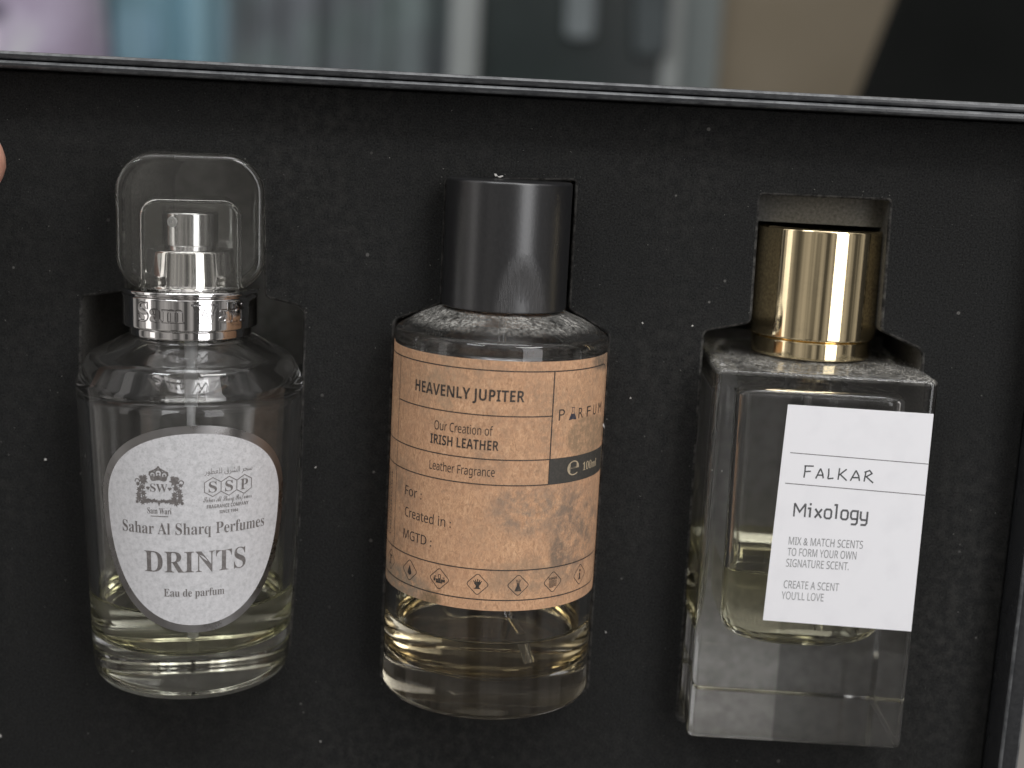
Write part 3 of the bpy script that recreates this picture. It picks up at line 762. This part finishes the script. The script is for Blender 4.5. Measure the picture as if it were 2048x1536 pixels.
for i in range(13):
    for j in range(13):
        u_, v_ = i/12, j/12
        pt = ((61.0*(1-v_)+62.3*v_)*(1-u_)+(93.6*(1-v_)+93.4*v_)*u_, (24.3+48.5*v_)*(1-u_)+(23.7+48.8*v_)*u_); V.append(pt)
for i in range(12):
    for j in range(12): k = i*13+j; Fc.append((k, k+13, k+14, k+1))
a._add(V, Fc); lab3 = a.place('white_sticker', map3, M_white, b3, .13, 1, .02, 0)
def pr3(name, art, mat, lift=.15): return art.place(name, map3, mat, lab3, lift)
pr3('rule_lines', Art().line([(63.7, 62.3), (93.5, 61.5)], .17).line([(63.2, 55.5), (93.4, 54.6)], .17), M_ink_rule)
# hand lettering FALKAR in pen strokes
GL = {'F': [[(.1, 1), (.1, .5), (.05, 0)], [(0, 1), (.95, 1.08)], [(.1, .52), (.7, .56)]],
      'A': [[(0, 0), (.45, 1)], [(.45, 1), (.75, .5), (.85, .05)], [(.2, .32), (.8, .36)]],
      'L': [[(.1, 1.05), (.15, .5), (.08, .06)], [(.08, .06), (.8, .12)]],
      'K': [[(.1, 1.05), (.05, 0)], [(.8, 1.0), (.08, .42)], [(.2, .5), (.9, 0)]],
      'R': [[(.15, .95), (.05, -.02)], [(0, .88), (.5, 1.02), (.75, .75), (.15, .45)], [(.25, .45), (.5, .25), (.95, -.05)]]}
pen = Art(); x = 67.0; rj = random.Random(9)
for ch, w, h in zip('FALKAR', (2.1, 1.9, 1.7, 2.2, 2.3, 2.2), (2.5, 2.2, 2.2, 2.4, 2.3, 2.4)):
    for st in GL[ch]: pen.line([(x+q[0]*w, 57.0+q[1]*h+rj.uniform(-.08, .08)-(x-67)*.012) for q in st], .30, False, .4)
    x += w+.55
pr3('handwritten_name', pen, M_ink_pen)
# title in a squared-off typewriter-like face
TL = {'M': (2.9, [[(0, 0), (0, 1.5)], [(0, 1.5), (.5, .55), (1, 1.5)], [(1, 1.5), (1, 0)]]),
      'i': (1.0, [[(-.2, 1), (.5, 1), (.5, 0)], [(.5, 1.35), (.5, 1.6)]]),
      'x': (1.75, [[(0, 1), (1, 0)], [(1, 1), (0, 0)]]),
      'o': (1.75, [[(.2, 0), (0, .2), (0, .8), (.2, 1), (.8, 1), (1, .8), (1, .2), (.8, 0), (.2, 0)]]),
      'l': (1.0, [[(-.2, 1.55), (.5, 1.55), (.5, 0)]]),
      'g': (1.75, [[(1, .1), (.2, .1), (0, .3), (0, .8), (.2, 1), (1, 1), (1, -.3), (.8, -.5), (.1, -.5)]]),
      'y': (1.75, [[(0, 1), (0, .25), (.2, .05), (1, .05)], [(1, 1), (1, -.3), (.8, -.5), (.1, -.5)]])}
ti = Art(); x = 65.7
for ch in 'Mixology':
    w, sts = TL[ch]
    for st in sts: ti.line([(x+q[0]*w*.86, 48.2+q[1]*2.0) for q in st], .44 if ch != 'M' else .40, False, .5)
    x += w*.86+.72
k = 15.8/(x-.72-65.7); ti.V = [(65.5+(q[0]-65.5)*k, q[1]) for q in ti.V]
pr3('title_lettering', ti, ink('charcoal_print', (.085, .085, .09), (.17, .17, .17)))
bl = Art()
for t, c0, c1, z_ in (('MIX & MATCH SCENTS', 65.1, 81.2, 41.85), ('TO FORM YOUR OWN', 65.05, 80.0, 39.35), ('SIGNATURE SCENT.', 64.95, 78.6, 36.85), ('CREATE A SCENT', 64.85, 76.9, 31.95), ("YOU'LL LOVE", 64.6, 73.8, 29.4)):
    bl.text(t, (c0+c1)/2, z_, c1-c0, 1.75, SANS, .002)
pr3('small_print', bl, M_ink_grey)

# ------------------------------------------------------------------ dust and lint lying on the foam and shoulders
def flakes(name, spots, mat, label, seed):
    rd = random.Random(seed); V = []; Fc = []
    for (x, y, z, s_) in spots:
        i = len(V); k = rd.randint(4, 6); a0 = rd.random()*6; el = rd.uniform(.4, 1.8)
        ax = rd.random()*PI
        for lay in (0, 1):
            for j in range(k):
                t = a0+2*PI*j/k; rr = s_*rd.uniform(.5, 1)
                u_, v_ = rr*math.cos(t)*el, rr*math.sin(t)/el
                V.append((x+u_*math.cos(ax)-v_*math.sin(ax), y-lay*s_*.5+rd.uniform(-.2, .2)*s_, z+u_*math.sin(ax)+v_*math.cos(ax)))
        Fc.append(tuple(range(i+k, i+2*k))); Fc.append(tuple(range(i, i+k))[::-1])
        for j in range(k): Fc.append((i+j, i+(j+1) % k, i+k+(j+1) % k, i+k+j))
    o = build(name, V, Fc, mat, None, 0); return tag(o, label, 'dust', None, 'stuff')
def inside(x, z, P):
    c = False
    for i in range(len(P)):
        (x0, z0), (x1, z1) = P[i-1], P[i]
        if (z0 > z) != (z1 > z) and x < (x1-x0)*(z-z0)/(z1-z0)+x0: c = not c
    return c
HP = [round_poly(h) for h in holes]
rd = random.Random(21); sp_ = []
while len(sp_) < 230:
    x, z = rd.uniform(-.115, .118), rd.uniform(-.035, .132)
    if any(inside(x, z, P) for P in HP): continue
    if rd.random() > (.35 + .65*max(0, min(1, (z+.02)/.12))): continue
    sp_.append((x, -.00015, z, rd.choice((.00005, .00006, .00007, .00009, .00014))))
for P in HP:   # fluff caught along the edges of the cut-outs
    for k in range(300):
        i = rd.randrange(len(P)); a_, b_ = P[i-1], P[i]; t = rd.random()
        L = math.hypot(b_[0]-a_[0], b_[1]-a_[1])
        if rd.random() > L/.03+.08: continue
        x, z = a_[0]+(b_[0]-a_[0])*t, a_[1]+(b_[1]-a_[1])*t
        if z < .08 and rd.random() < .8: continue
        q = (x+rd.gauss(0, .0008), z+rd.gauss(0, .0008))
        if inside(q[0], q[1], P): continue
        sp_.append((q[0], -.0004+.0002*rd.random(), q[1], rd.uniform(.00005, .00014)))
flakes('foam_dust', sp_, plain('grey_dust', (.20, .195, .18), 1), 'pale specks of dust scattered over the black foam insert', 3)
big = [(-.1021, -.0003, .0482, .000390), (.0505, -.0003, .0555, .000234), (.0310, -.0003, .0870, .000218), (.0295, -.0003, .0700, .000234), (-.0405, -.0003, .0500, .000234), (-.1135, -.0003, -.0195, .000546), (.0275, -.0003, .0150, .000234), (-.0375, -.0003, -.016, .000234), (.0420, -.0003, .0870, .000234), (-.0030, -.0006, .1176, .000546), (-.0020, -.0006, .1173, .000390), (.0237, -.0030, .0640, .000468)]
flakes('lint', big, plain('white_lint', (.62, .60, .57), 1), 'larger white lint crumbs dotted around the cut-outs', 5)
sh = []
for k in range(420):   # dust on the middle bottle's shoulder
    a_ = rd.uniform(-1.7, 1.7); rr = rd.uniform(.0145, .0228); zz = .0880-(rr-.014)*.42 if rr < .0185 else .0861-(rr-.0185)*.56
    sh.append((rr*math.sin(a_), .003-rr*math.cos(a_), zz+.0001, rd.uniform(.00004, .00012)))
for k in range(520):   # and on the square bottle's top
    x = rd.uniform(-.0225, .0225); y = rd.uniform(-.0228, .018)
    if math.hypot(x, y) < .0148: continue
    sh.append((B3[0]+x, B3[1]+y, .0801+max(0, .0008*(1-(max(abs(x), abs(y))-.0135)/.0103))*.0+.0004, rd.uniform(.00004, .00013)))
flakes('shoulder_dust', sh, plain('fine_grey_dust', (.30, .29, .27), 1), 'grey dust settled on the shoulders of the kraft and square bottles', 8)

# ------------------------------------------------------------------ the hand that holds the box at the left
n = N('skin'); f = n.noise(220, 4, .6)
n.set(Base_Color=n.ramp(f, (.3, (.50, .25, .18)), (.7, (.62, .34, .25))), Roughness=.5, Subsurface_Weight=.15, Subsurface_Radius=(.004, .0015, .001)); n.bump(n.noise(1200, 3), .15, .0003)
M_skin = n.m
hand = thing('hand', 'fingertips of a bare hand gripping the left edge of the black box', 'hand', (-.145, .02, .09))
def skin_chain(chains):
    me = bpy.data.meshes.new('palm'); bm = bmesh.new(); vs = []; rad = []
    V = []; E = []; Rr = []
    for ch, root in chains:
        pv = root
        for (x, y, z, r) in ch:
            V.append((x, y, z)); Rr.append(r)
            if pv is not None: E.append((pv, len(V)-1))
            pv = len(V)-1
    me.from_pydata(V, E, []); o = bpy.data.objects.new('palm', me); C.objects.link(o)
    md = o.modifiers.new('skin', 'SKIN'); md.use_smooth_shade = True
    sv = me.skin_vertices[0].data
    for k, r in enumerate(Rr): sv[k].radius = (r, r)
    sv[0].use_root = True
    sb = o.modifiers.new('sub', 'SUBSURF'); sb.levels = 2; sb.render_levels = 2
    m2 = bpy.data.meshes.new_from_object(o.evaluated_get(bpy.context.evaluated_depsgraph_get()))
    bpy.data.objects.remove(o); return m2
g = []
g.append(([(-.165, .040, .030, .022), (-.160, .040, .060, .022), (-.155, .044, .085, .020)], None))          # wrist, palm
g.append(([(-.147, .012, .080, .0125), (-.140, -.010, .101, .0108), (-.1165, -.0205, .1125, .0100), (-.1040, -.0205, .1205, .0090)], 1))  # thumb over the rim
for k, (zz, ln) in enumerate(((.112, .052), (.092, .058), (.072, .054), (.052, .042))):                                        # four fingers behind the box
    g.append(([(-.150, .056+.001*k, zz-.004*k, .0095), (-.150+ln*.42, .0625, zz, .0085), (-.150+ln*.75, .0625, zz+.001, .0078), (-.150+ln, .061, zz+.001, .0066)], 2))
hm = skin_chain(g); ho = link('palm', hm, M_skin, hand, 60); ho.location = (.145, -.02, -.09)

# ------------------------------------------------------------------ what shows of the room behind
def up(name, *d, mat, parent=None, bevel=.002): return box(name, d, mat, parent, bevel, 2)
# printed curtain, hanging in folds
n = N('printed_curtain_cloth')
a_ = n.noise(3.2, 3, .6); b_ = n.noise(9, 2, .5)
col = n.ramp(a_, (.30, (.11, .145, .145)), (.45, (.19, .235, .235)), (.58, (.15, .17, .18)), (.75, (.24, .30, .30)))
col = n.mix(n.math('MULTIPLY', n.ramp(b_, (.45, 0), (.7, 1)), .4), col, (.23, .23, .27))
col = n.mix(n.spot(-.60, .25, .13, .30, .9), col, (.27, .45, .53))
col = n.mix(n.math('MULTIPLY', n.spot(-.64, .23, .05, .06, .9), .7), col, (.40, .62, .75))
n.set(Base_Color=col, Roughness=.9); M_curt = n.m
V, Fc = [], []; NX, NZ = 120, 14
for i in range(NX+1):
    for j in range(NZ+1):
        x = -.76+.605*i/NX; V.append((x, 1.93+.012*math.sin(i*.55)+.014*math.sin(i*.21+1)+.006*math.sin(i*.93), -.6+2.0*j/NZ))
for i in range(NX):
    for j in range(NZ): k = i*(NZ+1)+j; Fc.append((k, k+NZ+1, k+NZ+2, k+1))
k0 = len(V); V += [(x, y+.006, z) for x, y, z in V]; Fc += [tuple(q+k0 for q in f)[::-1] for f in Fc]
tag(build('curtain', V, Fc, M_curt, None, 60), 'blurred grey-teal curtain hanging in folds left of the pale posts', 'curtain')
# lavender bag on a stool-high stack at the far left
n = N('lavender_cloth'); f = n.noise(14, 3, .6)
col = n.ramp(f, (.32, (.36, .30, .40)), (.55, (.46, .40, .52)), (.72, (.60, .60, .62)))
col = n.mix(n.spot(-.795, .250, .030, .022, .8), col, (.16, .14, .19))
col = n.mix(n.spot(-.81, .208, .030, .024, .8), col, (.80, .76, .80))
n.set(Base_Color=col, Roughness=.9); M_lav = n.m
V, Fc = [], []
loft(fillet([(0, -.25, 0), (.14, -.25, .05), (.165, .10, .10), (.13, .36, .09), (0, .40, 0)], 8)[1:-1], rrect_ring(lambda a: a*.6, .6, 10), V, Fc)
V = [(x-.80+.012*math.sin(z*31+y*9), y+1.83+.010*math.sin(z*23+x*17), z+.006*math.sin(x*40)) for x, y, z in V]
tag(build('cloth_bag', V, Fc, M_lav, None, 60), 'blurred lavender and white cloth bag beside the curtain', 'bag')
# framed dark glass door
M_frame = plain('pale_grey_frame', (.34, .365, .36), .45, 0, .06, 8)
door = thing('glass_door', 'blurred dark glass door between two pale grey uprights', 'door', (.02, 1.92, -.6))
def dr(name, *d, mat=M_frame, bevel=.003):
    o = box(name, d, mat, door, bevel, 2); o.location = (-.02, -1.92, .6); return o
dr('frame_post', -.152, -.108, 1.895, 1.945, -.6, 1.4); dr('frame_post', .170, .199, 1.895, 1.945, -.6, 1.4)
dr('top_rail', -.108, .170, 1.90, 1.94, 1.34, 1.40); dr('bottom_rail', -.108, .170, 1.90, 1.94, -.6, -.52)
n = N('dark_tinted_pane'); n.set(Base_Color=n.ramp(n.noise(6, 3), (.35, (.012, .020, .020)), (.65, (.022, .034, .033))), Roughness=.25, Specular_IOR_Level=.35)
dr('pane', -.108, .170, 1.915, 1.923, -.52, 1.34, mat=n.m, bevel=0)
M_shirt = plain('pale_grey_cloth', (.22, .25, .26), .9, 0, .15, 20)
def cloth(x, z0, z1, w, lab, col):
    V, Fc = [], []
    loft(fillet([(0, z0, 0), (w, z0, w*.8), (w*1.1, (z0+z1)/2, .02), (w*.6, z1, w*.4), (0, z1+.01, 0)], 6)[1:-1], rrect_ring(lambda a: a*.8, .35, 8), V, Fc)
    V = [(vx+x+.006*math.sin(vz*30), vy+1.885, vz) for vx, vy, vz in V]
    tag(build('hanging_cloth', V, Fc, col, None, 60), lab, 'cloth')
cloth(.038, .262, .62, .022, 'pale grey cloth strip hanging in front of the dark glass door', M_shirt)
cloth(.146, .240, .62, .026, 'grey cloth hanging beside the right upright of the glass door', plain('mid_grey_cloth', (.085, .10, .105), .9, 0, .15, 20))
# wall, with a cooler strip next to the door, and a dark slanted board
n = N('beige_plaster'); n.set(Base_Color=n.ramp(n.noise(5, 4), (.3, (.29, .245, .175)), (.7, (.34, .29, .215))), Roughness=.9); M_beige = n.m
tag(up('room_wall', -1.6, 1.6, 1.98, 2.06, -.6, 1.5, mat=M_beige), 'plain beige wall right of the glass door', 'wall')
tag(up('wall_panel', .1995, .262, 1.955, 1.975, -.6, 1.4, mat=plain('cool_grey_panel', (.28, .32, .32), .7, 0, .12, 9)), 'narrow cool grey panel between the door and the beige wall', 'panel')
n = N('matt_black_board'); n.set(Base_Color=n.ramp(n.noise(8, 3), (.3, (.009, .010, .0095)), (.7, (.012, .013, .0125))), Roughness=.95, Specular_IOR_Level=.1); M_bboard = n.m
V = [(.262, 1.19, -.05), (.72, 1.19, -.05), (.72, 1.19, .60), (.452, 1.19, .60)]; V += [(x, 1.23, z) for x, _, z in V]
Fc = [(0, 1, 2, 3), (7, 6, 5, 4), (0, 4, 5, 1), (1, 5, 6, 2), (2, 6, 7, 3), (3, 7, 4, 0)]
tag(build('dark_board', V, Fc, M_bboard, None, 0), 'matt black board with a slanting left edge in front of the beige wall', 'board')
